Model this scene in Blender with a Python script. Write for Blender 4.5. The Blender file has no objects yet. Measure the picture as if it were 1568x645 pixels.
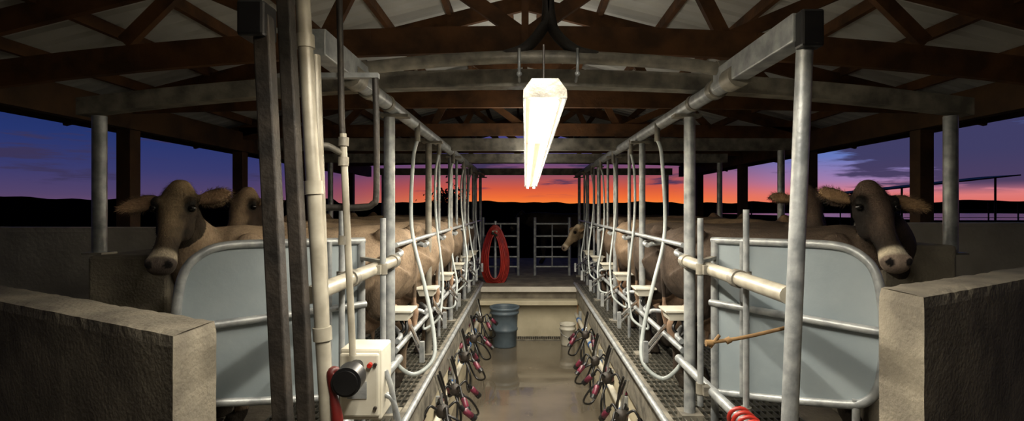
import bpy, math, random
from mathutils import Vector, Matrix, noise
random.seed(7)
S=bpy.context.scene
try:
    S.view_settings.view_transform='Standard'
    S.view_settings.look='None'
except Exception as e: print(e)
V=Vector
# ------------------------------------------------------------------ materials
def lin(h):
    h=h.lstrip('#'); o=[]
    for i in (0,2,4):
        c=int(h[i:i+2],16)/255; o.append(c/12.92 if c<=.04045 else ((c+.055)/1.055)**2.4)
    return (*o,1)
MATS={}
def mat(name,c1,c2=None,rough=.6,metal=0,scale=6,bump=0.0,bscale=None,emit=0,spec=.5,detail=6,lo=.35,hi=.65,rough2=None,stretch=None):
    m=bpy.data.materials.new(name); m.use_nodes=True; nt=m.node_tree; N=nt.nodes; L=nt.links
    b=N['Principled BSDF']; b.inputs['Roughness'].default_value=rough; b.inputs['Metallic'].default_value=metal
    b.inputs['Specular IOR Level'].default_value=spec
    tc=N.new('ShaderNodeTexCoord'); mp=N.new('ShaderNodeMapping'); L.new(tc.outputs['Object'],mp.inputs[0])
    if stretch: mp.inputs['Scale'].default_value=stretch
    no=N.new('ShaderNodeTexNoise'); no.inputs['Scale'].default_value=scale; no.inputs['Detail'].default_value=detail
    L.new(mp.outputs[0],no.inputs['Vector'])
    cr=N.new('ShaderNodeValToRGB'); L.new(no.outputs['Fac'],cr.inputs[0])
    cr.color_ramp.elements[0].position=lo; cr.color_ramp.elements[1].position=hi
    cr.color_ramp.elements[0].color=lin(c1); cr.color_ramp.elements[1].color=lin(c2 or c1)
    L.new(cr.outputs[0],b.inputs['Base Color'])
    if rough2 is not None:
        mr=N.new('ShaderNodeMapRange'); L.new(no.outputs['Fac'],mr.inputs[0]); mr.inputs[1].default_value=lo; mr.inputs[2].default_value=hi
        mr.inputs[3].default_value=rough; mr.inputs[4].default_value=rough2; L.new(mr.outputs[0],b.inputs['Roughness'])
    if bump:
        n2=N.new('ShaderNodeTexNoise'); n2.inputs['Scale'].default_value=bscale or scale*5; n2.inputs['Detail'].default_value=8
        L.new(mp.outputs[0],n2.inputs['Vector'])
        bp=N.new('ShaderNodeBump'); bp.inputs['Strength'].default_value=bump; bp.inputs['Distance'].default_value=.02
        L.new(n2.outputs['Fac'],bp.inputs['Height']); L.new(bp.outputs[0],b.inputs['Normal'])
    if emit:
        b.inputs['Emission Color'].default_value=lin(c1); b.inputs['Emission Strength'].default_value=emit
    MATS[name]=m; return m
galv=mat('galvanised_steel','#767a7c','#a0a3a3',.42,.35,14,.1)
galvd=mat('weathered_steel','#5d5a53','#928d80',.5,.3,9,.15)
darksteel=mat('dark_steel','#1a1714','#332d27',.6,.2,9,.2)
pipe=mat('beige_pipe','#827d70','#a39e90',.38,.1,9)
white=mat('white_plastic','#c6c3b6','#b0ab9c',.4,0,6)
hosew=mat('white_hose','#a4abaa','#8f9695',.35,0,6)
panelm=mat('painted_sheet_panel','#737e84','#8f989b',.5,.1,1.8,.05,30,detail=12,lo=.3,hi=.7)
conc=mat('rough_concrete','#5d574c','#7d7667',.9,0,5,.35,60,detail=14)
concl=mat('pale_concrete','#b4aea2','#cbc6ba',.85,0,3,.2,30,detail=12)
concd=mat('dark_concrete','#4a443b','#6a6254',.9,0,5,.5,30,detail=12)
floorm=mat('wet_concrete_floor','#4c463c','#655d50',.03,0,1.3,.012,12,detail=8,rough2=.16,spec=.9)
pitw=mat('painted_pit_wall','#a89f86','#bcb39a',.6,0,3,.15)
wood=mat('brown_timber','#42290f','#684320',.8,0,5,.3,20)
woodd=mat('dark_timber','#33220f','#52381e',.8,0,3,.25,20)
roofm=mat('roof_sheet_metal','#c0c0b8','#d4d4cc',.55,.05,2,.08,20)
black=mat('black_rubber','#0c0c0d','#161617',.4)
redp=mat('dusty_red_shell','#6c2238','#34111c',.4,0,20)
redh=mat('red_hose_rubber','#a02418','#7c1a12',.4,0,6)
redd=mat('dark_red_grip','#5c0e09','#400906',.5,0,9)
bluep=mat('blue_plastic','#2d5f9c','#24508a',.4)
drum=mat('grey_drum_plastic','#434f58','#525f68',.5,0,5)
chrome=mat('stainless','#b9b9b6','#cfcfcc',.2,.9,8)
grate=mat('grating_steel','#4a4a44','#6d6b62',.45,.6,10)
field=mat('dark_field','#070809','#0c0d0e',1,0,.2,spec=0)
mount=mat('far_hills','#100f17','#17151f',1,0,.05,spec=0)
pond=mat('pond_water','#3c4a5c','#4a5a6c',.15,0,.1)
leaf=mat('shrub_leaves','#0c0f0a','#161a10',.9,0,6)
straw=mat('brown_rope','#5c4428','#7a5f3a',.8,0,12)
tubeE=mat('fluorescent_tube','#fff2d8',None,.5,emit=44)
diff=mat('lamp_reflector','#3a3226','#463d2e',.6)
eyem=mat('cow_eye','#050403','#0a0806',.08)
# ------------------------------------------------------------------ mesh builder
def catmull(pts,n=6,closed=False):
    pts=[V(p) for p in pts]
    if len(pts)<3: return pts
    out=[]; m=len(pts); rng=range(m) if closed else range(m-1)
    for i in rng:
        p1=pts[i]; p2=pts[(i+1)%m]
        p0=pts[i-1] if (closed or i>0) else p1*2-p2
        p3=pts[(i+2)%m] if (closed or i+2<m) else p2*2-p1
        for k in range(n):
            t=k/n; out.append(.5*((2*p1)+(p2-p0)*t+(2*p0-5*p1+4*p2-p3)*t*t+(3*p1-p0-3*p2+p3)*t**3))
    if not closed: out.append(pts[-1])
    return out
class B:
    def __init__(s): s.v=[];s.f=[];s.m=[];s.sm=[];s.mats=[]
    def mi(s,m):
        if m not in s.mats: s.mats.append(m)
        return s.mats.index(m)
    def add(s,vs,fs,m,smooth=False):
        o=len(s.v); s.v+= [tuple(v) for v in vs]; k=s.mi(m)
        for f in fs: s.f.append([i+o for i in f]); s.m.append(k); s.sm.append(smooth)
    def box(s,x0,x1,y0,y1,z0,z1,m,M=None):
        vs=[V((x,y,z)) for x in (x0,x1) for y in (y0,y1) for z in (z0,z1)]
        if M: vs=[M@v for v in vs]
        s.add(vs,[(0,1,3,2),(4,6,7,5),(0,4,5,1),(2,3,7,6),(0,2,6,4),(1,5,7,3)],m)
    def beam(s,a,b,w,h,m,up=(0,0,1)):
        a=V(a);b=V(b);d=(b-a).normalized(); u=V(up)
        if abs(d.dot(u))>.98: u=V((0,1,0))
        sd=d.cross(u).normalized(); u=sd.cross(d)
        vs=[p+sd*(w/2*i)+u*(h/2*j) for p in (a,b) for i,j in ((-1,-1),(1,-1),(1,1),(-1,1))]
        s.add(vs,[(3,2,1,0),(4,5,6,7),(0,1,5,4),(1,2,6,5),(2,3,7,6),(3,0,4,7)],m)
    def prism(s,poly,d,m):
        n=len(poly); a=[V(p) for p in poly]; b=[p+V(d) for p in a]
        s.add(a+b,[tuple(range(n))[::-1],tuple(range(n,2*n))]+[(i,(i+1)%n,(i+1)%n+n,i+n) for i in range(n)],m)
    def tube(s,pts,r,m,seg=10,sm=False,closed=False,n=6):
        P=catmull(pts,n,closed) if sm else [V(p) for p in pts]
        if isinstance(r,(list,tuple)):
            R=[]; k=len(r)-1
            for i in range(len(P)):
                t=i/(len(P)-1)*k; j=min(int(t),k-1); R.append(r[j]*(1-(t-j))+r[j+1]*(t-j))
        else: R=[r]*len(P)
        N=len(P); T=[]
        for i in range(N):
            if closed: t=P[(i+1)%N]-P[i-1]
            else: t=P[min(i+1,N-1)]-P[max(i-1,0)]
            T.append(t.normalized())
        u=V((0,0,1)) if abs(T[0].z)<.9 else V((1,0,0))
        u=(u-T[0]*u.dot(T[0])).normalized(); vs=[]
        for i in range(N):
            u=(u-T[i]*u.dot(T[i])).normalized(); w=T[i].cross(u)
            for k in range(seg):
                a=2*math.pi*k/seg; vs.append(P[i]+(u*math.cos(a)+w*math.sin(a))*R[i])
        fs=[]
        for i in range(N if closed else N-1):
            j=(i+1)%N
            for k in range(seg): fs.append((i*seg+k,i*seg+(k+1)%seg,j*seg+(k+1)%seg,j*seg+k))
        s.add(vs,fs,m,True)
        if not closed:
            s.add([vs[k] for k in range(seg)],[tuple(range(seg))[::-1]],m); s.add(vs[-seg:],[tuple(range(seg))],m)
    def lathe(s,prof,c,m,seg=32):
        c=V(c); vs=[c+V((r*math.cos(2*math.pi*k/seg),r*math.sin(2*math.pi*k/seg),z)) for r,z in prof for k in range(seg)]
        fs=[(i*seg+k,i*seg+(k+1)%seg,(i+1)*seg+(k+1)%seg,(i+1)*seg+k) for i in range(len(prof)-1) for k in range(seg)]
        s.add(vs,fs,m,True)
    def ell(s,c,r,m,seg=16,ring=10,M=None):
        c=V(c); r=V(r) if not isinstance(r,(int,float)) else V((r,r,r)); vs=[]
        for i in range(ring+1):
            th=math.pi*i/ring
            for k in range(seg):
                a=2*math.pi*k/seg; p=V((r.x*math.sin(th)*math.cos(a),r.y*math.sin(th)*math.sin(a),r.z*math.cos(th)))
                if M: p=M@p
                vs.append(c+p)
        fs=[(i*seg+k,(i+1)*seg+k,(i+1)*seg+(k+1)%seg,i*seg+(k+1)%seg) for i in range(ring) for k in range(seg)]
        s.add(vs,fs,m,True)
    def loft(s,secs,m,seg=20):
        vs=[]
        for c,sd,up,hw,hh in secs:
            c=V(c);sd=V(sd);up=V(up)
            for k in range(seg):
                a=2*math.pi*k/seg; vs.append(c+sd*(hw*math.cos(a))+up*(hh*math.sin(a)))
        fs=[(i*seg+k,i*seg+(k+1)%seg,(i+1)*seg+(k+1)%seg,(i+1)*seg+k) for i in range(len(secs)-1) for k in range(seg)]
        fs.append(tuple(range(seg))[::-1]); o=(len(secs)-1)*seg; fs.append(tuple(o+k for k in range(seg)))
        s.add(vs,fs,m,True)
    def mesh(s,name):
        me=bpy.data.meshes.new(name); me.from_pydata(s.v,[],s.f)
        for m in s.mats: me.materials.append(m)
        me.polygons.foreach_set('material_index',s.m); me.polygons.foreach_set('use_smooth',s.sm); me.update(); return me
    def obj(s,name,parent=None,bevel=0,loc=None):
        o=bpy.data.objects.new(name,s.mesh(name)); S.collection.objects.link(o)
        if parent: o.parent=parent
        if bevel:
            b=o.modifiers.new('b','BEVEL'); b.width=bevel; b.segments=2; b.limit_method='ANGLE'; b.angle_limit=1.0
        if loc: o.location=loc
        return o
def empty(name):
    o=bpy.data.objects.new(name,None); S.collection.objects.link(o); return o
PL=.9           # cow platform level, pit floor is z=0
XL,XR=-.80,.92  # pit sides
YE=8.95         # pit end
# ------------------------------------------------------------------ floor, walls
b=B(); b.box(XL,XR,-1.5,YE,-.12,0,floorm); b.obj('floor')
b=B(); b.box(-4.6,XL-.0,-2,14,PL-.25,PL-.03,concd); b.box(XR,4.6,-2,14,PL-.25,PL-.03,concd)
b.box(XL,XR,YE+.02,14,PL-.25,PL-.03,conc); b.box(XL,XR,-4,-1.5,PL-.25,PL-.03,concd); b.obj('floor_deck')
b=B(); b.box(XL-.1,XL,-1.5,YE,-.12,PL-.26,pitw); b.obj('wall_pit_left')
b=B(); b.box(XR,XR+.1,-1.5,YE,-.12,PL-.26,pitw); b.obj('wall_pit_right')
b=B(); b.box(XL,XR,YE-.0,YE+.12,-.12,PL-.25,pitw); b.box(XL+.02,XR-.02,YE-.22,YE,.58,.66,pitw); b.box(XL+.02,XR-.02,YE-.06,YE,PL-.12,PL-.03,concl)
b.obj('wall_pit_end',bevel=.01)
b=B()
for i in range(40):
    x=XL+.12+i*.037; b.box(x,x+.02,YE-.26,YE-.06,.001,.012,darksteel)
b.box(XL+.1,XL+.1+40*.037,YE-.27,YE-.25,.001,.014,galvd); b.box(XL+.1,XL+.1+40*.037,YE-.07,YE-.05,.001,.014,galvd); b.obj('floor_drain_grate')
def obl_wall(name,a,c,th,z0,z1,m,skew=0):
    """straight cast wall from a to c, finely divided, edges slightly worn; end face runs along Y when skewed"""
    a=V(a);c=V(c);d=(c-a).normalized();n=V((-d.y,d.x,0))
    if n.y<0: n=-n
    L=(c-a).length; st=.04; nx=max(2,int(min(L,3.0)/st)); xs=[i*min(L,3.0)/nx for i in range(nx+1)]+([L] if L>3 else [])
    H=z1-max(z0,.6); nz=int(H/st); zb=z1-H
    prof=[(0,z0),(0,zb)]+[(0,zb+H*(i+1)/nz) for i in range(nz)]+[(th*(i+1)/4,z1) for i in range(4)]+[(th,z1-H*(i+1)/nz) for i in range(nz)]+[(th,z0)]
    b=B(); vs=[];P=len(prof)
    for x in xs:
        for t,z in prof:
            p=a+d*(x+t*skew)+n*t+V((0,0,z)); k=noise.noise(p*9)*.0015+noise.noise(p*31)*.001
            ctr=a+d*(x+th/2*skew)+n*(th/2)+V((0,0,z)); out=(p-ctr)
            edge=0
            if z>z1-.001 and (t<.001 or t>th-.001): edge=.006+.007*noise.noise(p*16)
            q=p.copy()
            if out.length>1e-4: q+=out.normalized()*(k-max(edge,0))
            q.z-=max(edge,0)*.7
            if x<.001: q+=d*(max(0,edge)+abs(noise.noise(p*14))*.006)
            vs.append(q)
    fs=[(i*P+j,(i+1)*P+j,(i+1)*P+(j+1),i*P+j+1) for i in range(len(xs)-1) for j in range(P-1)]
    b.add(vs,fs,m)
    cap=[(j,j+1,P-2-j,P-1-j) for j in range(nz+1)]
    b.add([vs[i] for i in range(P)],cap,m)
    b.add([vs[nz+1+i] for i in range(5)],[(0,1,2,3,4)],m)
    return b.obj(name)
obl_wall('wall_near_left',(-1.1,1.6,0),(-4.2,3.2,0),.20,0,1.85,conc,.516)
obl_wall('wall_near_right',(1.34,1.72,0),(4.4,3.47,0),.19,0,1.95,conc,.572)
obl_wall('wall_outer_left',(-2.75,4.35,0),(-9.5,4.7,0),.16,PL-.2,2.08,concl)
obl_wall('wall_outer_right',(2.9,4.35,0),(9.5,4.7,0),.16,PL-.2,2.12,concl)
for nm,x0,x1,zt in (('concrete_pier',-2.55,-2.08,1.97),('concrete_pier',2.08,2.52,2.03)):
    b=B(); b.box(x0,x1,2.98,3.5,PL-.03,zt,conc); b.obj(nm,bevel=.02)
# ------------------------------------------------------------------ gratings + curb
for sg,x0,x1 in ((-1,XL-.85,XL-.02),(1,XR+.02,XR+.85)):
    b=B()
    n=int((x1-x0)/.04)
    for i in range(n+1):
        x=x0+i*(x1-x0)/n; b.box(x-.004,x+.004,1.9,9.0,PL-.028,PL,grate)
    y=1.9
    while y<9.0: b.box(x0,x1,y-.004,y+.004,PL-.02,PL-.002,grate); y+=.1
    b.obj('steel_floor_grating')
    b=B(); xe=XL if sg<0 else XR
    b.box(min(xe,xe-sg*.03),max(xe,xe-sg*.03),1.7,9.0,PL-.26,PL+.03,galvd)
    b.tube([(xe-sg*.05,1.7,PL+.02),(xe-sg*.05,9,PL+.02)],.022,galv)
    b.obj('trim_pit_curb')
    b=B(); xp=xe-sg*.045
    b.tube([(xp,1.7,.42),(xp,8.8,.42)],.03,white,12)
    for k in range(9): b.tube([(xp,2.3+k*.75,.42),(xp,2.36+k*.75,.42)],.04,bluep,12); b.box(min(xp,xe-sg*.002),max(xp,xe-sg*.002),2.32+k*.75,2.35+k*.75,.41,.56,galv)
    b.obj('milk_line_pipe')
# ------------------------------------------------------------------ stalls
def stall(sg):
    X=-.86 if sg<0 else 1.05
    XE=XL if sg<0 else XR
    root=empty('milking_stall')
    b=B(); Z=2.9
    b.tube([(X,2.55,Z),(X,10.4,Z)],.045,galv,16)
    b.tube([(X,2.5,Z),(X,2.62,Z)],.06,galvd,16); b.tube([(X,2.78,Z),(X,2.84,Z)],.056,galvd,16)
    b.tube([(X,3.15,Z),(X,3.2,Z)],.052,galvd,16)
    b.obj('top_rail',root)
    b=B(); b.beam((X,1.93 if sg>0 else 2.1,Z+.03),(X,2.75,Z+.03),.085,.11,galv); b.obj('top_box_beam',root,bevel=.006)
    ys=[3.36,4.72,6.1,7.5,8.85,10.2]
    b=B()
    for i,y in enumerate(ys):
        b.tube([(X+sg*.03,y,PL-.02),(X+sg*.03,y,Z-.02)],.037 if i==0 else .029,galvd if (i==1 and sg<0) else galv,14)
        b.box(X+sg*.03-.07,X+sg*.03+.07,y-.07,y+.07,PL-.03,PL+.012,galvd)
        b.beam((X-.08,y,Z-.05),(X+.1,y,Z-.05),.08,.02,galvd)
    for y in (5.4,6.8,8.15,9.5): b.tube([(X+sg*.05,y,PL-.02),(X+sg*.05,y,Z-.03)],.018,galv,10)
    b.obj('posts',root)
    b=B()
    b.tube([(X,2.04,1.9),(X,3.4,1.9)],.036,pipe,16)
    for y in (2.5,3.3): b.tube([(X,y,1.9),(X,y+.06,1.9)],.045,galvd,14)
    for k in range(6):
        y=3.4+k*.95
        b.tube([(X-sg*.01,y,1.93),(X+sg*.02,y+.2,1.94),(X+sg*.26,y+.55,1.96),(X+sg*.30,y+.75,1.96),(X+sg*.08,y+.93,1.95),(X,y+.95,1.93)],.02,galv,10,True)
        b.tube([(X-sg*.01,y,1.36),(X+sg*.02,y+.2,1.36),(X+sg*.2,y+.55,1.38),(X+sg*.24,y+.75,1.38),(X+sg*.06,y+.93,1.38),(X,y+.95,1.36)],.018,galv,10,True)
        b.tube([(X+sg*.27,y+.6,1.96),(X+sg*.21,y+.6,1.38)],.014,galv,8)
    b.tube([(X,3.4,2.0),(X,9.9,2.0)],.017,galv,10)
    b.tube([(X,3.4,1.30),(X,9.9,1.30)],.02,galv,10)
    b.tube([(X,1.9,1.22),(X,3.5,1.22)],.028,galv,12)
    b.obj('rump_rails',root)
    b=B()
    for k in range(6):
        y=3.62+k*.98; x=X+sg*.02
        b.prism([(x-.08,y-.06,1.52),(x+.08,y-.06,1.52),(x+.06,y-.05,1.46),(x-.06,y-.05,1.46)],(0,.16,0),white)
        b.box(x-.095,x+.095,y-.08,y+.12,1.52,1.535,white)
        b.tube([(x,y,1.46),(x-sg*.03,y-.03,1.40),(x+sg*.02,y-.02,1.34),(x,y,1.28)],.012,black,8,True)
        b.tube([(x+.04,y,1.46),(x+.05,y-.03,1.38),(x+.01,y-.02,1.33),(x+.02,y,1.26)],.012,black,8,True)
    b.obj('splash_trays',root,bevel=.003)
    b=B()
    for k in range(6):
        y=3.75+k*.98
        b.tube([(XE-sg*.08,y-.25,1.3),(X,y+.1,1.36)],.014,chrome,10)
        b.tube([(XE-sg*.08,y-.22,1.24),(X,y+.13,1.30)],.010,chrome,10)
        b.beam((XE-sg*.1,y-.27,1.2),(XE-sg*.1,y-.27,1.34),.03,.03,galv)
    b.obj('take_off_cylinders',root)
    b=B()
    for k in range(6):
        y=3.95+k*.98; q=(0,.05,-.03,.06,-.02,.03)[k] if sg<0 else (-.03,.04,.06,-.02,.05,0)[k]; f=1 if k==0 else .35; up=0 if k==0 else .12
        b.tube([(X-sg*.03,y,2.78),(X+sg*.0,y-.02,2.6-q),(X-sg*(.0+q*.3),y-.07,2.1+q),(X-sg*(.03+.08*f+q*.5),y-.14,1.68),(X-sg*(.05+.14*f),y-.2,1.34+q+up),(X-sg*(.04+.16*f),y-.28,1.16+q+up),(X-sg*.08,y-.36,1.08+q+up),(X+sg*.03,y-.42,1.18),(X+sg*.03,y-.42,1.28)],.0145 if k==0 else .012,hosew,10,True)
        b.tube([(X-sg*.03,y,2.9),(X-sg*.03,y,2.76)],.022,galvd,10)
    b.obj('vacuum_hoses',root)
    return root,X
stL,XPL=stall(-1); stR,XPR=stall(1)
b=B()
b.tube([(.985,1.95,PL-.02),(1.06,1.94,2.86)],.03,galv,16); b.box(.93,1.1,1.87,2.03,PL-.03,PL+.012,galvd); b.obj('near_post',stR)
b=B(); b.box(1.02,1.105,1.885,1.945,2.845,2.985,black); b.obj('post_cap',stR,bevel=.01)
b=B()
b.beam((-.79,1.74,PL-.03),(-.89,1.74,2.9),.055,.05,darksteel); b.box(-.86,-.81,1.66,1.82,PL-.03,PL+.012,galvd)  # dark colour here paints in the columns' backlit shade
b.beam((-.765,1.86,PL-.03),(-.885,1.86,3.3),.05,.05,darksteel)
b.obj('near_column',stL,bevel=.006)
b=B(); b.box(-.955,-.865,1.69,1.79,2.82,2.94,black); b.obj('post_cap',stL,bevel=.01)
root=empty('pipe_riser_bank')
b=B()
b.tube([(-.86,1.93,3.4),(-.745,1.93,1.45),(-.72,1.93,.93)],.027,pipe,16)
for z in (2.9,2.35,1.8): 
    t=(3.4-z)/1.95; b.tube([(-.86+.115*t,1.93,z),(-.86+.115*(t+.025),1.93,z-.05)],.034,pipe,16)
b.tube([(-.83,2.02,2.85),(-.765,2.02,.95)],.022,pipe,12)
b.tube([(-.76,2.08,3.4),(-.745,2.08,2.6),(-.74,2.08,2.52)],.013,darksteel,10); b.tube([(-.74,2.08,2.55),(-.70,2.08,1.65)],.014,pipe,12)
for z in (2.5,2.42,2.1): b.tube([(-.738,2.08,z),(-.737,2.08,z+.035)],.022,galvd,8)
b.tube([(-.74,2.08,2.47),(-.80,2.08,2.50),(-.86,2.04,2.50)],.014,galvd,10)
b.obj('risers',root)
b=B(); b.tube([(-.615,2.1,2.78),(-.61,2.1,2.6),(-.61,2.1,2.31),(-.625,2.1,2.265),(-.67,2.1,2.25),(-.83,2.1,2.25)],.013,darksteel,12,True); b.beam((-.86,2.1,2.79),(-.6,2.1,2.79),.03,.02,galv); b.obj('air_pipe_drop',root)
root=empty('control_box')
b=B(); b.box(-.775,-.60,2.14,2.30,1.36,1.66,white); b.box(-.77,-.605,2.12,2.14,1.38,1.645,white); b.obj('housing',root,bevel=.01)
b=B(); 
for z in (1.42,1.60): 
    b.tube([(-.62,2.12,z),(-.62,2.11,z)],.008,darksteel,8)
b.tube([(-.69,2.12,1.60),(-.69,2.10,1.60)],.02,black,16); b.tube([(-.64,2.12,1.60),(-.64,2.10,1.60)],.01,redh,12)
b.box(-.735,-.655,2.115,2.12,1.46,1.53,galv)
b.tube([(-.72,2.2,1.36),(-.72,2.2,1.1),(-.78,2.2,.93)],.015,galv,10,True); b.tube([(-.64,2.2,1.36),(-.63,2.2,1.15),(-.72,2.25,.93)],.02,white,10,True)
b.tube([(-.60,2.2,1.55),(-.57,2.2,1.45),(-.55,2.22,1.2),(-.62,2.3,.98)],.012,galv,10,True)
b.tube([(-.60,2.2,1.45),(-.56,2.2,1.40),(-.52,2.22,1.15),(-.58,2.3,.95)],.012,galv,10,True)
b.obj('fittings',root)
b=B(); b.tube([(-.665,1.90,1.60),(-.67,1.98,1.60)],.055,black,28); b.tube([(-.665,1.892,1.60),(-.665,1.90,1.60)],.045,black,24); b.tube([(-.67,1.98,1.60),(-.70,2.13,1.59)],.03,black,16)
b.obj('round_gauge',root)
b=B(); b.tube([(-.70,1.93,1.64),(-.725,1.92,1.63),(-.72,1.92,1.55),(-.705,1.92,1.46),(-.70,1.92,1.32),(-.69,1.92,1.15)],[.010,.020,.014,.022,.018,.012],redd,12,True); b.obj('red_grip_handle',root)
# ------------------------------------------------------------------ end gate panels (angled, herringbone)
def panel(sg):
    root=empty('end_gate_panel'); XP=-.86 if sg<0 else 1.05
    A=V((-.99,3.15,0)) if sg<0 else V((1.17,3.2,0)); C=V((-1.67,2.5,0)) if sg<0 else V((1.69,2.46,0))
    nn=V((-sg*abs((C-A).y),-abs((C-A).x),0)).normalized()   # faces the pit
    def W(s,z,off=0):
        p=A.lerp(C,s)+nn*off; return V((p.x,p.y,z))
    out=[(0,2.045),(.5,2.055),(.80,2.055),(.93,2.01),(1.0,1.92),(1.03,1.74),(1.03,1.52),(1.0,1.37),(.93,1.29),(.8,1.25),(.4,1.17),(0,1.10)]
    b=B(); P=[W(s,z) for s,z in out]
    b.tube(P,.022,galv,12,True)
    b.tube([W(0.02,2.05),W(0.02,PL-.02)],.024,galv,12); b.tube([W(.24,2.05,.02),W(.24,1.14,.02)],.016,galv,12)
    b.tube([W(.0,1.66,.02),W(1.03,1.66,.02)],.021,galv,12)
    b.tube([W(.9,1.3),W(.9,PL-.02)],.018,galv,12)
    b.obj('tube_frame',root)
    b=B(); q=catmull(P,4); b.prism([p-nn*.006 for p in q],-nn*.006,panelm); b.obj('sheet',root)
    b=B()
    x1=XP-sg*.05; x2=XP+sg*.06
    b.tube([(x1,2.92,2.19),(x1,2.92,1.12)],.017,galv,12); b.tube([(x2,2.57,2.24),(x2,2.57,1.2)],.015,galv,12)
    for x,y in ((x1,2.92),(x2,2.57)):
        for z in (1.88,1.2): b.beam((x,y-.03,z+.02),(XP,y-.03,z+.02),.06,.05,galvd); b.tube([(x,y,z-.01),(x,y,z+.05)],.026,galvd,10)
    b.beam((x1,2.92,1.94),W(.02,1.94),.03,.02,galvd)
    b.obj('latch_posts',root)
panel(-1); panel(1)
b=B(); b.tube([(.84,2.38,1.62),(1.0,2.36,1.65),(1.19,2.34,1.70)],.009,straw,8,True); b.tube([(.86,2.38,1.60),(.9,2.37,1.66)],.008,straw,8); b.tube([(.84,2.38,1.62),(.87,2.38,1.62)],.016,straw,8); b.tube([(.93,2.37,1.63),(.95,2.37,1.64)],.016,straw,8); b.obj('latch_rope')
b=B(); pts=[]
for i in range(80):
    a=i/80*2*math.pi*5; pts.append((1.05+.05*math.cos(a),2.28+i/80*.26,1.22+.05*math.sin(a)))
b.tube(pts,.010,redh,8); b.tube([pts[0],(1.0,2.2,1.1),(.97,2.2,.93)],.010,redh,8,True); b.obj('red_air_hose')
# ------------------------------------------------------------------ cross beams & outer posts
def camber(x,h,hw): return -h*(abs(x)/hw)**2
def crossbeam(Y,hw,z,drop,zb,w=.1,h=.13,r=.038):
    root=empty('steel_cross_beam'); b=B(); n=24
    xs=[-hw+2*hw*i/n for i in range(n+1)]
    vs=[];fs=[]
    for x in xs:
        zz=z+camber(x,drop,hw)
        vs+=[(x,Y-w/2,zz-h/2),(x,Y+w/2,zz-h/2),(x,Y+w/2,zz+h/2),(x,Y-w/2,zz+h/2)]
    for i in range(n):
        o=i*4; fs+=[(o+k,o+4+k,o+4+(k+1)%4,o+(k+1)%4) for k in range(4)]
    fs+=[(3,2,1,0),(n*4,n*4+1,n*4+2,n*4+3)]
    b.add(vs,fs,galvd); b.obj('beam',root)
    b=B()
    for s in (-1,1): b.tube([(s*(hw-.1),Y,zb),(s*(hw-.1),Y,z-drop-h/2)],r,galv,16); b.box(s*(hw-.1)-.06,s*(hw-.1)+.06,Y-.06,Y+.06,zb,zb+.012,galvd)
    b.obj('outer_posts',root)
crossbeam(3.08,2.66,3.02,.17,1.97,h=.10); crossbeam(5.7,2.95,2.95,.0,PL-.03); crossbeam(7.5,2.95,2.97,0,PL-.03); crossbeam(10.3,2.95,2.97,0,PL-.03)
root=empty('vacuum_header_pipe'); b=B()
b.tube([(-.9,2.7,2.90),(-.93,2.7,2.95),(-.84,2.7,2.985),(-.36,2.7,3.03),(.12,2.7,3.045),(.68,2.7,3.02),(1.02,2.7,2.98),(1.12,2.7,2.95),(1.09,2.7,2.90)],.034,galvd,16,True)
b.tube([(.12,2.7,3.9),(.12,2.7,3.3),(.09,2.7,3.19),(0.0,2.7,3.09),(-.12,2.7,3.045)],.03,darksteel,14,True)
b.tube([(.12,2.7,3.4),(.13,2.7,3.27),(.16,2.7,3.17),(.26,2.7,3.08),(.38,2.7,3.045)],.03,darksteel,14,True)
for x in (-.03,.27): b.tube([(x,2.64,3.07),(x,2.63,2.99),(x,2.66,2.94),(x,2.72,2.92)],.008,galv,8,True); b.ell((x,2.64,2.94),.014,galv)
for x in (-.86,1.04): b.tube([(x-.03,2.7,2.98),(x+.03,2.7,2.985)],.043,galvd,14)
b.obj('pipe',root)
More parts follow.
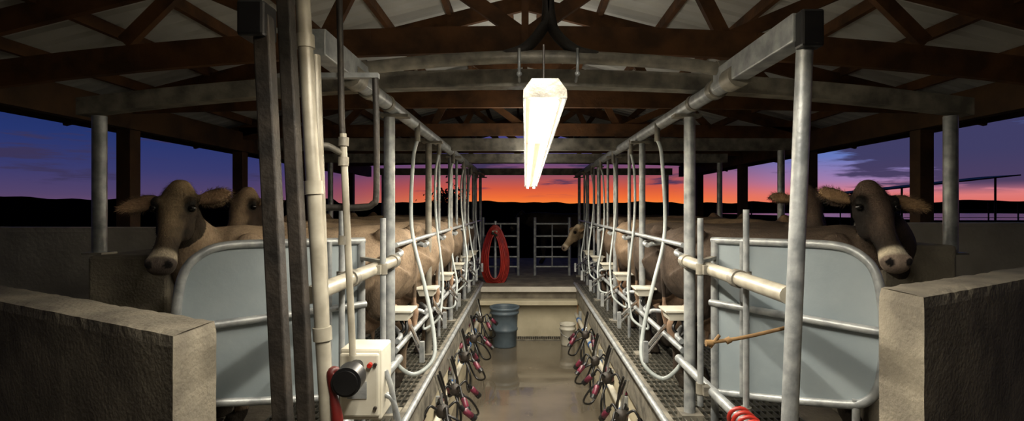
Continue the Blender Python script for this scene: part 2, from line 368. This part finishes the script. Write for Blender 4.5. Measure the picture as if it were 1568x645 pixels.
# ------------------------------------------------------------------ light fixtures
def fixture(y0,y1,z,z1,pw,x=.08,zt=3.0,up=5):
    root=empty('fluorescent_light'); b=B(); w=.088; L=y1-y0; dz=z1-z; Z=lambda y: z+dz*(y-y0)/L
    prof=[(-w,-.002),(-w*.98,.03),(-w*.6,.075),(w*.6,.075),(w*.98,.03),(w,-.002),(w*.93,-.002),(w*.9,.02),(-w*.9,.02),(-w*.93,-.002)]
    b.prism([(x+p[0],y0,z+p[1]) for p in prof],(0,L,dz),galv)
    for y in (y0,y1): b.prism([(x+p[0],y-.01,Z(y)+p[1]) for p in prof[:6]],(0,.02,0),galvd)
    n=max(2,int(L/1.2)+1)
    for i in range(n): 
        y=y0+.15+(L-.3)*i/(n-1); b.tube([(x,y,Z(y)+.07),(x,y,zt)],.005,darksteel,6)
    b.obj('housing',root)
    b=B(); m=max(1,round(L/1.3))
    h=B()
    for i in range(m):
        a=y0+.03+(L-.06)*i/m; c=y0+.03+(L-.06)*(i+1)/m-.03
        for dx in (-.045,.045):
            b.tube([(x+dx,a,Z(a)-.012),(x+dx,c,Z(c)-.012)],.013,tubeE,12)
            h.box(x+dx-.015,x+dx+.015,c,c+.03,Z(c)-.026,Z(c)+.012,white)
    b.obj('tubes',root); h.obj('tube_holders',root)
    b=B(); b.prism([(x-w*.88,y0+.012,z+.019),(x-w*.2,y0+.012,z+.004),(x+w*.2,y0+.012,z+.004),(x+w*.88,y0+.012,z+.019)],(0,L-.024,dz),diff); b.obj('reflector',root)
    l=bpy.data.lights.new('lamp','AREA'); l.shape='RECTANGLE'; l.size=.03; l.size_y=L-.05; l.energy=pw; l.color=(1,.92,.78)
    o=bpy.data.objects.new('lamp',l); S.collection.objects.link(o); o.location=(x,(y0+y1)/2,(z+z1)/2-.006); o.rotation_euler=(math.atan2(dz,L),0,0); o.parent=root
    if up:  # added uplight above the housing, brightens roof and trusses
        l=bpy.data.lights.new('roof_fill_light','AREA'); l.shape='RECTANGLE'; l.size=.10; l.size_y=L-.05; l.energy=up; l.color=(1,.93,.82)
        o=bpy.data.objects.new('roof_fill_light',l); S.collection.objects.link(o); o.location=(x,(y0+y1)/2,(z+z1)/2+.082); o.rotation_euler=(math.pi-math.atan2(dz,L),0,0); o.parent=root
fixture(2.05,7.3,2.69,2.545,185,zt=2.95,up=32)
fixture(.45,1.75,3.12,3.12,70,zt=3.2,up=18)  # unseen fixture above the view, added as front fill for faces and panels
# ------------------------------------------------------------------ roof
EX,EZ,PI=3.95,3.28,.25
RZ=EZ+EX*PI
for sg in (-1,1):
    b=B(); ys=[];y=-2.5;k=0;prof=[(0,0),(.03,.022),(.06,.022),(.09,0),(.2,0)]
    while y<14: 
        for dy,dz in prof[:-1]: ys.append((y+dy,dz))
        y+=.2
    vs=[];fs=[]
    for yy,dz in ys: vs+=[(sg*4.7,yy,RZ-4.7*PI+.17+dz),(0,yy,RZ+.17+dz)]
    for i in range(len(ys)-1): fs.append((2*i,2*i+1,2*i+3,2*i+2))
    b.add(vs,fs,roofm); b.obj('ceiling_roof_sheet')
    b=B()
    for x in (.15,.75,1.35,1.95,2.55,3.15,3.8,4.5): b.beam((sg*x,-2.5,RZ-x*PI+.12),(sg*x,14,RZ-x*PI+.12),.045,.09,wood)
    b.obj('trim_roof_purlins')
    b=B(); b.beam((sg*EX,-2.5,EZ-.12),(sg*EX,13,EZ-.12),.1,.26,woodd); b.beam((sg*4.7,-2.5,RZ-4.7*PI+.1),(sg*4.7,14,RZ-4.7*PI+.1),.04,.16,woodd); b.obj('trim_eave_beam')
for Y in (.9,3.3,5.1,7.1,9.3,11.6):
    b=B(); w=.045
    dz=.30 if Y==3.3 else .06
    n=16
    for i in range(n):
        xa=-EX+2*EX*i/n; xb=-EX+2*EX*(i+1)/n
        b.beam((xa,Y,EZ+.05+camber(xa,dz,EX)),(xb,Y,EZ+.05+camber(xb,dz,EX)),w,.17,wood)
    for s in (-1,1):
        b.beam((s*4.6,Y,RZ-4.6*PI+.02),(0,Y,RZ+.02),w,.15,wood)
        b.beam((0,Y+.03,EZ+.08),(s*.95,Y+.03,RZ-.95*PI),w,.09,wood)
        b.beam((s*1.3,Y+.03,EZ+.06),(s*.95,Y+.03,RZ-.95*PI),w,.09,wood)
        b.beam((s*1.3,Y+.03,EZ+.06),(s*2.2,Y+.03,RZ-2.2*PI),w,.09,wood)
        b.beam((s*2.6,Y+.03,EZ+.04),(s*2.2,Y+.03,RZ-2.2*PI),w,.09,wood)
    b.beam((0,Y,EZ),(0,Y,RZ),w,.09,wood)
    b.obj('roof_truss')
for Y in (.9,5.1,7.1,9.3,11.6):
    for s in (-1,1):
        b=B(); b.box(s*EX-.07,s*EX+.07,Y-.07,Y+.07,PL-.03,EZ-.26,woodd); b.obj('timber_post',bevel=.006)
# ------------------------------------------------------------------ clusters
def cluster(X0,Y0,Z0,sg):
    b=B(); rr=random.Random(int(Y0*100)+int(sg)); x=y=z=0
    b.lathe([(0,-.05),(.03,-.048),(.042,-.03),(.045,0),(.04,.02),(.02,.035),(0,.036)],(x,y,z),darksteel,16)
    for i in range(4):
        a=math.pi/4+i*math.pi/2+rr.uniform(-.4,.4); dx,dy=math.cos(a),math.sin(a)
        p0=V((x+dx*.04,y+dy*.04,z+.01)); p1=p0+V((dx*.05,dy*.05,.03)); p2=p1+V((dx*.035,dy*.05,-.045)); 
        b.tube([p0,p1,p2],.009,black,8,True)
        d=V((dx*.5+rr.uniform(-.2,.2)-sg*.25,dy*.6,-.75)).normalized()
        b.tube([p2,p2+d*.03],.017,black,12); b.tube([p2+d*.03,p2+d*.04,p2+d*.10,p2+d*.11],[.014,.023,.022,.017],redp,12); b.tube([p2+d*.11,p2+d*.14],.024,black,12)
    b.tube([(x,y,z+.03),(x+sg*.02,y+.02,z+.12),(x+sg*.05,y,.24)],.009,chrome,8,True)
    b.tube([(x,y,z-.04),(x-sg*.06,y-.10,z-.16),(x-sg*.04,y-.02,z-.33),(x-sg*.0,y+.14,z-.30),(x+sg*.0,y+.2,z-.05),(x+sg*.02,y+.1,z+.12),(x+sg*.04,y+.04,z+.22)],.010,black,8,True)
    b.tube([(x,y+.02,z-.03),(x-sg*.12,y+.03,z-.10),(x-sg*.18,y+.10,z-.24),(x-sg*.09,y+.2,z-.28),(x+sg*.0,y+.22,z-.1),(x+sg*.02,y+.18,z+.1),(x+sg*.04,y+.12,z+.22)],.009,black,8,True)
    o=b.obj('milking_cluster',loc=(X0,Y0,Z0)); o.scale=(1.15,1.15,1.15)
for i,y in enumerate((4.0,4.7,5.5,6.4,7.4)):
    cluster(XL+.155,y,.62+(.05,-.03,.04,0,.03)[i],-1)
    if i<4: cluster(XR-.155,y+.08,.62+(-.02,.05,-.03,.03,0)[i],1)
# ------------------------------------------------------------------ far end things
def gate(x0,x1,Y):
    b=B()
    for x in (x0,x1): b.tube([(x,Y,PL-.03),(x,Y,2.05)],.03,galv,12)
    for z in (1.05,1.25,1.45,1.67,1.92): b.tube([(x0,Y,z),(x1,Y,z)],.02,galv,10)
    xm=(x0+x1)/2; b.tube([(xm,Y-.01,1.05),(xm,Y-.01,1.92)],.014,galv,10)
    b.obj('tubular_gate')
gate(-.85,-.14,10.4); gate(.2,.9,10.4)
b=B()
for i in range(10):
    pts=[];rx=.11+.013*i+random.uniform(0,.02);rz=.40+.018*i; 
    for k in range(14):
        a=2*math.pi*k/14; pts.append((-.55+rx*math.cos(a)*(1-.25*math.sin(a)),9.3+.02*i-.06+random.uniform(-.01,.01),1.36+rz*math.sin(a)))
    b.tube(pts,.016,redh,8,True,True,3)
b.tube([(-.55,9.25,1.82),(-.5,9.28,1.7),(-.38,9.3,1.2),(-.42,9.3,.93)],.016,redh,8,True)
b.box(-.6,-.5,9.26,9.44,1.8,1.83,galvd); b.tube([(-.55,9.5,PL-.03),(-.55,9.5,2.0)],.025,galv,12)
b.tube([(-.60,9.22,1.8),(-.50,9.22,1.74)],.02,leaf,8); b.obj('red_hose_coil')
b=B(); b.lathe([(0,.0),(.19,0),(.195,.02),(.2,.25),(.215,.26),(.215,.29),(.205,.3),(.215,.52),(.235,.53),(.235,.56),(.225,.57),(.23,.60),(.245,.61),(.245,.64),(.225,.64),(.215,.6),(.19,.05),(0,.03)],(-.335,8.35,0),drum,40)
b.tube([(-.565,8.35,.55),(-.60,8.32,.45),(-.565,8.3,.36)],.008,galv,6,True); b.obj('grey_plastic_barrel')
b=B(); b.lathe([(0,0),(.105,0),(.11,.02),(.122,.25),(.132,.255),(.132,.28),(.125,.285),(.128,.33),(.136,.335),(.136,.35),(.122,.35),(.1,.02),(0,.015)],(.70,8.4,0),white,32)
b.tube([(.70-.135,8.4,.27),(.70-.10,8.29,.2),(.70,8.25,.16),(.70+.10,8.29,.2),(.70+.135,8.4,.27)],.004,galv,6,True); b.obj('white_bucket')
# ------------------------------------------------------------------ outdoors
b=B(); b.box(-600,-4.6,-50,600,.5,PL-.06,field); b.box(4.6,600,-50,600,.5,PL-.06,field); b.box(-4.6,4.6,14,600,.5,PL-.06,field); b.box(-4.6,4.6,-50,-4,.5,PL-.06,field); b.obj('ground_field')
b=B(); vs=[];n=260
for i in range(n+1):
    a=math.radians(-65+130*i/n); x=math.sin(a)*560;y=math.cos(a)*560
    h=4+6*abs(noise.noise(V((i*.045,1.3,0))))+3*noise.noise(V((i*.21,4,0)))+(3 if i<90 else 0)
    vs+=[(x,y,.4),(x,y,2.2+max(h,1.5))]
b.add(vs,[(2*i,2*i+2,2*i+3,2*i+1) for i in range(n)],mount); b.obj('distant_mountain_ridge')
b=B(); b.box(44,110,55,120,.85,.9,pond); b.obj('farm_pond')
b=B(); b.beam((14,26,2.75),(25,27,3.9),2.2,.06,darksteel); 
for t in (0.02,.25,.5,.75,.98): b.tube([(14+11*t,26+t,.8),(14+11*t,26+t,2.75+1.15*t)],.05,darksteel,8)
b.obj('shade_canopy')
b=B()
for i in range(26):
    x=8+i*2.2; b.tube([(x,38,.8),(x,38,2.6)],.05,darksteel,6)
for z in (1.5,2.1): b.tube([(8,38,z),(63,38,z)],.02,darksteel,6)
b.obj('field_fence')
b=B(); rr=random.Random(3)
for k in range(5): b.tube([(-4.6,31,.8),(-4.6+rr.uniform(-.3,.3),31,2),(-4.6+rr.uniform(-1.1,1.1),31,3.2)],[.12,.07,.02],woodd,8,True)
for k in range(500):
    p=V((rr.gauss(0,.55),rr.gauss(0,.5),rr.gauss(0,.4))); c=V((-4.6,31,2.75))+p
    u=V((rr.uniform(-1,1),rr.uniform(-1,1),rr.uniform(-1,1))).normalized()*.12; w=u.orthogonal().normalized()*.07
    b.add([c-u,c+w,c+u,c-w],[(0,1,2,3)],leaf)
b.obj('shrub_tree')
# ------------------------------------------------------------------ cows
def furmat():
    m=bpy.data.materials.new('cow_fur'); m.use_nodes=True; nt=m.node_tree;N=nt.nodes;L=nt.links;b=N['Principled BSDF']
    b.inputs['Roughness'].default_value=.75; b.inputs['Specular IOR Level'].default_value=.2
    at=N.new('ShaderNodeAttribute'); at.attribute_name='Col'; tc=N.new('ShaderNodeTexCoord')
    mp=N.new('ShaderNodeMapping'); mp.inputs['Scale'].default_value=(1,1,.4); L.new(tc.outputs['Object'],mp.inputs[0])
    no=N.new('ShaderNodeTexNoise'); no.inputs['Scale'].default_value=90; no.inputs['Detail'].default_value=6; no.inputs['Roughness'].default_value=.7; L.new(mp.outputs[0],no.inputs['Vector'])
    n2=N.new('ShaderNodeTexNoise'); n2.inputs['Scale'].default_value=7; n2.inputs['Detail'].default_value=6; L.new(tc.outputs['Object'],n2.inputs['Vector'])
    ad=N.new('ShaderNodeMath'); ad.operation='ADD'; L.new(no.outputs['Fac'],ad.inputs[0]); L.new(n2.outputs['Fac'],ad.inputs[1])
    mr=N.new('ShaderNodeMapRange'); L.new(ad.outputs[0],mr.inputs[0]); mr.inputs[1].default_value=.7; mr.inputs[2].default_value=1.3; mr.inputs[3].default_value=.5; mr.inputs[4].default_value=1.35
    oi=N.new('ShaderNodeObjectInfo')
    m1=N.new('ShaderNodeVectorMath'); m1.operation='MULTIPLY'; L.new(at.outputs['Color'],m1.inputs[0]); L.new(oi.outputs['Color'],m1.inputs[1])
    m2=N.new('ShaderNodeVectorMath'); m2.operation='SCALE'; L.new(m1.outputs[0],m2.inputs[0]); L.new(mr.outputs[0],m2.inputs['Scale'])
    L.new(m2.outputs[0],b.inputs['Base Color'])
    bp=N.new('ShaderNodeBump'); bp.inputs['Strength'].default_value=.6; bp.inputs['Distance'].default_value=.01; L.new(no.outputs['Fac'],bp.inputs['Height']); L.new(bp.outputs[0],b.inputs['Normal'])
    return m
FUR=furmat()
def cowmesh(name,poll,muz,sc,vox,body,face,dark,muzzle='#cdc2aa',earin='#b8936a',nose='#4e453f',ears=(0,0)):
    """poll, muz in cow local space (x forward, z up from hooves)"""
    b=B(); m=FUR; sv=V((0,1,0)); uv=V((0,0,1))
    st=[(-.84,1.12,.08,.08),(-.80,1.11,.16,.15),(-.70,1.08,.235,.215),(-.55,1.03,.27,.28),(-.3,.96,.31,.34),(0,.92,.345,.38),(.25,.94,.32,.375),(.45,.99,.26,.345),(.62,1.03,.20,.29),(.74,1.04,.13,.22),(.80,1.03,.06,.12)]
    b.loft([((x*sc,0,z*sc),sv,uv,w*sc,h*sc) for x,z,w,h in st],m,28)
    def sp(x,y,z,r): b.ell((x*sc,y*sc,z*sc),(r*sc if not isinstance(r,tuple) else V(r)*sc),m)
    for s in (-1,1):
        sp(-.5,s*.22,1.235,(.09,.06,.06)); sp(-.79,s*.10,1.18,(.06,.045,.05)); sp(-.6,s*.17,.98,(.22,.13,.27)); sp(.45,s*.19,1.02,(.14,.08,.27))
        b.tube([V(p)*sc for p in ((-.56,s*.17,.98),(-.42,s*.19,.72),(-.62,s*.17,.56),(-.71,s*.16,.47),(-.68,s*.155,.3),(-.67,s*.15,.13),(-.64,s*.15,.06))],[r*sc for r in (.19,.13,.085,.06,.042,.046,.045)],m,14,True)
        b.tube([V(p)*sc for p in ((.5,s*.17,.98),(.46,s*.16,.72),(.48,s*.15,.55),(.49,s*.145,.41),(.485,s*.145,.25),(.49,s*.145,.12),(.52,s*.145,.06))],[r*sc for r in (.14,.10,.07,.06,.04,.045,.045)],m,14,True)
        for hx in (-.62,.53):
            y=s*(.15 if hx<0 else .145); b.loft([((hx*sc,y*sc,.10*sc),(1,0,0),(0,1,0),.048*sc,.045*sc),(((hx+.02)*sc,y*sc,.002),(1,0,0),(0,1,0),.07*sc,.058*sc)],m,14)
    sp(-.38,0,.60,(.22,.19,.17)); sp(.60,0,.80,(.14,.09,.14))
    for tx in (-.46,-.3):
        for s in (-1,1): b.tube([V((tx,s*.09,.5))*sc,V((tx,s*.095,.38))*sc],[.02*sc,.014*sc],m,8)
    b.tube([V(p)*sc for p in ((-.78,0,1.24),(-.86,0,1.18),(-.89,0,.95),(-.88,.01,.65),(-.88,.02,.55),(-.87,.03,.40))],[r*sc for r in (.045,.032,.022,.018,.035,.015)],m,10,True)
    poll=V(poll);muz=V(muz); L=.52; f=(muz-poll).normalized(); s_=f.cross(V((0,0,1)));  s_.normalize(); n_=s_.cross(f)
    nb=poll+f*.07-n_*.07
    a0=V((.50,0,1.10))*sc; a1=V((.68,0,1.16))*sc; mid_=(a1+nb)/2+V((.04,0,.0))
    b.tube([a0,a1,mid_,nb],[.24*sc,.18*sc,.125,.085],m,18,True)
    b.tube([a0-V((-.05,0,.14)),a1-V((-.03,0,.15)),mid_-V((0,0,.09)),nb+f*.08-n_*.02],[.19*sc,.13*sc,.09,.07],m,16,True)
    H=lambda t,s,n: poll+f*t+s_*s+n_*n
    hs=[(-.045,-.01,.045,.04),(-.02,-.01,.068,.065),(.03,-.015,.083,.09),(.08,-.022,.094,.10),(.13,-.026,.097,.107),(.18,-.028,.084,.108),(.24,-.024,.064,.092),(.30,-.016,.053,.076),(.36,-.008,.051,.066),(.41,-.005,.060,.064),(.45,-.004,.068,.062),(.48,-.004,.068,.056),(.505,-.006,.056,.046),(.52,-.008,.03,.025)]
    b.loft([(H(t,0,n),s_,n_,w,h) for t,n,w,h in hs],m,24)
    Mh=Matrix((s_,n_,f)).transposed()
    EL={}; T0=.045
    for s in (-1,1):
        b.ell(H(.105,s*.080,.045),(.030,.026,.036),m,M=Mh); b.ell(H(.20,s*.055,-.06),(.034,.058,.085),m,M=Mh)
        b.ell(H(.47,s*.042,.026),(.027,.024,.03),m,M=Mh)
        dr=(ears[0] if s<0 else ears[1]); EL[s]=dr
        e=[]
        for k,(q,hw) in enumerate(((0,.024),(.035,.038),(.075,.058),(.115,.064),(.15,.056),(.18,.036),(.20,.012))):
            c=H(T0+dr*q,s*(.07+q*.95),-.02+.12*q); e.append((c,f,n_,hw,.015))
        b.loft(e,m,14)
    b.ell(H(-.03,0,.01),(.055,.045,.035),m,M=Mh); b.ell(H(.43,0,-.045),(.042,.032,.05),m,M=Mh)
    me=b.mesh('tmp'); ob=bpy.data.objects.new('tmp',me); S.collection.objects.link(ob)
    r=ob.modifiers.new('r','REMESH'); r.mode='VOXEL'; r.voxel_size=vox; r.use_smooth_shade=True
    sm=ob.modifiers.new('s','SMOOTH'); sm.iterations=3 if vox<.016 else 2; sm.factor=.5
    dg=bpy.context.evaluated_depsgraph_get(); me2=bpy.data.meshes.new_from_object(ob.evaluated_get(dg)); me2.name=name
    bpy.data.objects.remove(ob); me2.materials.clear(); me2.materials.append(FUR)
    nb_=B(); EY=(.138,.090,.040)
    for s in (-1,1):
        nb_.ell(H(EY[0],s*EY[1],EY[2]-.009),.022,eyem,16,10)
    base=len(me2.vertices)
    co=[v.co.copy() for v in me2.vertices]; nr=[v.normal.copy() for v in me2.vertices]; fc=[list(p.vertices) for p in me2.polygons]
    cb=V(lin(body)[:3]);cf=V(lin(face)[:3]);cd=V(lin(dark)[:3]);cm=V(lin(muzzle)[:3]);ce=V(lin(earin)[:3]);cn=V(lin(nose)[:3]); hoof=V(lin('#2a241d')[:3])
    def sst(a,b_,x): 
        t=max(0,min(1,(x-a)/(b_-a))); return t*t*(3-2*t)
    out=[]; hv=[];hc=[];rg=random.Random(11)
    for c,nrm in zip(co,nr):
        d=c-poll; t=d.dot(f);s=d.dot(s_);n=d.dot(n_); nz=noise.noise(c*5)*.5+noise.noise(c*13)*.25
        col=cb.copy(); hl=.010; hn=.5; near_nose=False
        col=col.lerp(cd,sst(1.15*sc,.65*sc,c.z+nz*.35)*.75)  # coat tone with painted-in shade, darker toward the belly
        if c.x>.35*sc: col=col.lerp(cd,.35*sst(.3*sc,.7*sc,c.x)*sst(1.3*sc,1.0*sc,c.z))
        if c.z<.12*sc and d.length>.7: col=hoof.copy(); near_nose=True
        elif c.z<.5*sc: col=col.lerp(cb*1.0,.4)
        if abs(c.y)<.24 and c.x<-.1 and .4*sc<c.z<.68*sc: col=col.lerp(V(lin('#a88a72')[:3]),.5); near_nose=True
        inhead=abs(s)<.14 and abs(n)<.2 and t<.6
        if inhead:
            hd=sst(-.18,.0,t)
            side=sst(.03,.08,abs(s)+max(0,-n)*.5+nz*.03)
            col=col.lerp(cf.lerp(cd,min(1,max(0,.1+.85*side+nz*.7))),hd)
            col=col.lerp(cf*1.6,.8*sst(.09,.0,t+nz*.06)*sst(-.04,.02,n))
            col=col.lerp(cd,.7*sst(.24,.36,t))
            col=col.lerp(cm,.85*sst(.395,.43,t+nz*.02)) 
            col=col.lerp(cn,sst(.445,.462,t)*sst(-.04,-.01,n))
            hl=.010 if t>.08 else .022; hn=2 if t<.08 else 1
            if t>.43: near_nose=True
            for q in (-1,1):
                e=(V((t,s,n))-V((.490,q*.043,.032))).length
                if e<.021: col=V((.01,.008,.008))
                e=(V((t,s,n))-V((EY[0],q*EY[1],EY[2]))).length
                if e<.045: col=col.lerp(V((.012,.01,.008)),sst(.045,.028,e))
                if e<.032: near_nose=True
            if t>.4 and abs(n+.035)<.006: col=V((.03,.02,.02))
        ear=False
        if d.length<.42 and abs(s)>.108 and t>-.10 and t<.22 and abs(n)<.1:
            dr=EL[-1 if s<0 else 1]; qq=(abs(s)-.07)/.95
            q=n-(-.02+.12*qq)
            if q>0.0: col=ce.lerp(cd,sst(.20,.28,abs(s))*.3+sst(.022,.058,abs(t-T0-dr*qq))*.75+max(0,nz)*.4)
            else: col=cf.lerp(cd,.5)
            ear=True; hl=.024; hn=3
        if vox<.015 and not near_nose and (inhead or ear or c.x>.2 or c.z>.95*sc):
            k=int(hn)+(1 if rg.random()<hn-int(hn) else 0)
            for _ in range(k):
                rv=V((rg.uniform(-1,1),rg.uniform(-1,1),rg.uniform(-1,1)))
                if ear: dirv=nrm*.5+s_*(1 if s>0 else -1)*.5+f*.3+rv*.35
                elif inhead: dirv=nrm*.4+f*.8+rv*.25
                else: dirv=nrm*.35+V((-.5,0,-.6))+rv*.25
                dirv.normalize(); p0=c+rv*.006; sd=dirv.cross(nrm+rv*.4)
                if sd.length<1e-3: continue
                sd.normalize(); w=.0013; tip=p0+dirv*hl*rg.uniform(.6,1.2); p0=p0-nrm*.002
                hv+=[tuple(p0-sd*w),tuple(p0+sd*w),tuple(tip)]; kk=rg.uniform(.65,1.5); hc+=[max(0,col.x*kk),max(0,col.y*kk),max(0,col.z*kk),1]*3
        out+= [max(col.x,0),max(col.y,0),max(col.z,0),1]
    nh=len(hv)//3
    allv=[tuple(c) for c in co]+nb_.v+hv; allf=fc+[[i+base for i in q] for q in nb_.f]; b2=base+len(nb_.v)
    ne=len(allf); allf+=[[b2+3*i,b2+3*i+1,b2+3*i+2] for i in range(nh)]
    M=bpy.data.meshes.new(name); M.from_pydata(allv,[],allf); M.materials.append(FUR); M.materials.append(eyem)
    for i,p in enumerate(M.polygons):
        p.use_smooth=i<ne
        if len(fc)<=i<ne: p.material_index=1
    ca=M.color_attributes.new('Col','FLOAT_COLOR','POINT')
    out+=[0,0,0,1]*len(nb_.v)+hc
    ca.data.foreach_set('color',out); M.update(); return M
def cow(center,d,pollw=None,muzw=None,sc=.93,vox=.013,cols=None,mesh=None,tint=(1,1,1)):
    d=V((d[0],d[1],0)).normalized(); ang=math.atan2(d.y,d.x); R=Matrix.Rotation(ang,4,'Z'); Mw=Matrix.Translation((center[0],center[1],PL))@R
    if mesh is None:
        I=Mw.inverted(); mesh=cowmesh('cow',I@V(pollw),I@V(muzw),sc,vox,**cols)
    o=bpy.data.objects.new('cow',mesh); S.collection.objects.link(o); o.matrix_world=Mw; o.color=(*tint,1); return o
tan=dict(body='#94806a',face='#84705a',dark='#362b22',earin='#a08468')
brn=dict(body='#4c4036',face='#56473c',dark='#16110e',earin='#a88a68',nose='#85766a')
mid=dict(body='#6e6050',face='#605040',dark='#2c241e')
cow((-1.50,3.56),(-.74,-.67),(-1.94,2.88,2.34),(-1.85,2.58,1.90),cols=dict(tan,face='#7c6a52',dark='#16110e',muzzle='#a89c88',ears=(-.15,.35)),vox=.0105)
cow((-1.50,4.52),(-.76,-.65),(-2.08,3.84,2.34),(-2.05,3.50,1.94),cols=dict(tan,dark='#2c2016'),vox=.014)
cow((1.72,3.56),(.74,-.67),(1.93,2.88,2.34),(1.87,2.56,1.93),cols=dict(brn,ears=(.35,-.2)),vox=.0105)
cow((1.72,4.52),(.76,-.65),(2.08,3.80,2.36),(2.02,3.46,1.97),cols=brn,vox=.014)
gen=cowmesh('cow_feeding',(.98,0,1.22),(1.22,.02,.84),.93,.022,**mid)
for k in range(4):
    y=5.5+k*.97
    cow((-1.5-.02*k,y),(-.76,-.65),mesh=gen,tint=((1.3,1.25,1.2),(.9,.85,.8),(1.3,1.25,1.2),(.6,.55,.5))[k])
    if k<3: cow((1.72+.02*k,y),(.76,-.65),mesh=gen,tint=((1.2,1.1,1.0),(.55,.5,.48),(.9,.8,.8))[k])
cow((2.0,9.75),(-1,-.08),(.98,9.5,1.88),(.70,9.37,1.48),cols=dict(body='#4a3c30',face='#c8b598',dark='#7a6850',muzzle='#d8cab2',nose='#8a7a6a'),vox=.016)
cow((.9,12.4),(-1,.1),mesh=gen,tint=(.3,.3,.3))
# ------------------------------------------------------------------ world
w=bpy.data.worlds.new('dusk_sky'); S.world=w; w.use_nodes=True; nt=w.node_tree;N=nt.nodes;L=nt.links; bg=N['Background']
tc=N.new('ShaderNodeTexCoord'); sx=N.new('ShaderNodeSeparateXYZ'); L.new(tc.outputs['Generated'],sx.inputs[0])
def ramp(st):
    r=N.new('ShaderNodeValToRGB'); L.new(sx.outputs['Z'],r.inputs[0]); e=r.color_ramp.elements
    e[0].position=st[0][0]; e[0].color=lin(st[0][1]); e[1].position=st[-1][0]; e[1].color=lin(st[-1][1])
    for p,c in st[1:-1]: q=e.new(p); q.color=lin(c)
    return r
rl=ramp([(0,'#6a4a6a'),(.02,'#524268'),(.06,'#383a6c'),(.11,'#25346c'),(.17,'#1b2c62'),(.6,'#0c1533')])
rc=ramp([(0,'#fb8e3c'),(.018,'#f27036'),(.036,'#d65a3e'),(.06,'#9c525c'),(.095,'#52487e'),(.2,'#2c3c7c'),(.6,'#0c1533')])
rr_=ramp([(0,'#e06a58'),(.022,'#dc7a7a'),(.045,'#a07eae'),(.085,'#667abe'),(.17,'#4a76c4'),(.3,'#2f4f98'),(.6,'#101c40')])
def mix(a,b_,f):
    m=N.new('ShaderNodeMix'); m.data_type='RGBA'; L.new(f,m.inputs[0]); L.new(a,m.inputs[6]); L.new(b_,m.inputs[7]); return m.outputs[2]
def mrange(src,a,b_,c=0,d=1):
    m=N.new('ShaderNodeMapRange'); m.interpolation_type='SMOOTHSTEP'; L.new(src,m.inputs[0]); m.inputs[1].default_value=a;m.inputs[2].default_value=b_;m.inputs[3].default_value=c;m.inputs[4].default_value=d; return m.outputs[0]
c=mix(rl.outputs[0],rc.outputs[0],mrange(sx.outputs['X'],-.5,-.05)); c=mix(c,rr_.outputs[0],mrange(sx.outputs['X'],.25,.55))
def mul(a,b_):
    m=N.new('ShaderNodeMath'); m.operation='MULTIPLY'; L.new(a,m.inputs[0]); L.new(b_,m.inputs[1]); return m.outputs[0]
mp=N.new('ShaderNodeMapping'); mp.inputs['Scale'].default_value=(3,3,26); L.new(tc.outputs['Generated'],mp.inputs[0])
no=N.new('ShaderNodeTexNoise'); no.inputs['Scale'].default_value=1.6; no.inputs['Detail'].default_value=7; no.inputs['Roughness'].default_value=.6; L.new(mp.outputs[0],no.inputs['Vector'])
# cloud bank: elongated mass low on the right, ragged by noise; thin streaks elsewhere
gz=N.new('ShaderNodeMath'); gz.operation='SUBTRACT'; L.new(sx.outputs['Z'],gz.inputs[0]); gz.inputs[1].default_value=.082
g2=N.new('ShaderNodeMath'); g2.operation='ABSOLUTE'; L.new(gz.outputs[0],g2.inputs[0])
band=mrange(g2.outputs[0],.058,.014); az=mrange(sx.outputs['X'],.48,.60)
bk=mul(band,az); s1=N.new('ShaderNodeMath'); s1.operation='MULTIPLY_ADD'; L.new(bk,s1.inputs[0]); s1.inputs[1].default_value=.30; L.new(no.outputs['Fac'],s1.inputs[2])
k=mrange(s1.outputs[0],.56,.66,0,.92)
k=mul(k,mrange(sx.outputs['Z'],.015,.04)); cc=N.new('ShaderNodeRGB'); cc.outputs[0].default_value=lin('#3a3354')
k=mul(k,mrange(sx.outputs['Z'],.2,.14))
c=mix(c,cc.outputs[0],k); nn=N.new('ShaderNodeRGB'); nn.outputs[0].default_value=lin('#0a0e1c')
c=mix(nn.outputs[0],c,mrange(sx.outputs['Y'],-.25,.3)); L.new(c,bg.inputs[0]); bg.inputs[1].default_value=1.0
# ------------------------------------------------------------------ camera
cd=bpy.data.cameras.new('camera'); cam=bpy.data.objects.new('camera',cd); S.collection.objects.link(cam); S.camera=cam
cam.location=(0,0,2.25); cam.rotation_euler=(math.radians(90),0,0); cd.lens=18; cd.sensor_width=36; cd.shift_x=-20/1568; cd.shift_y=-4.5/1568; cd.clip_start=.05; cd.clip_end=2000
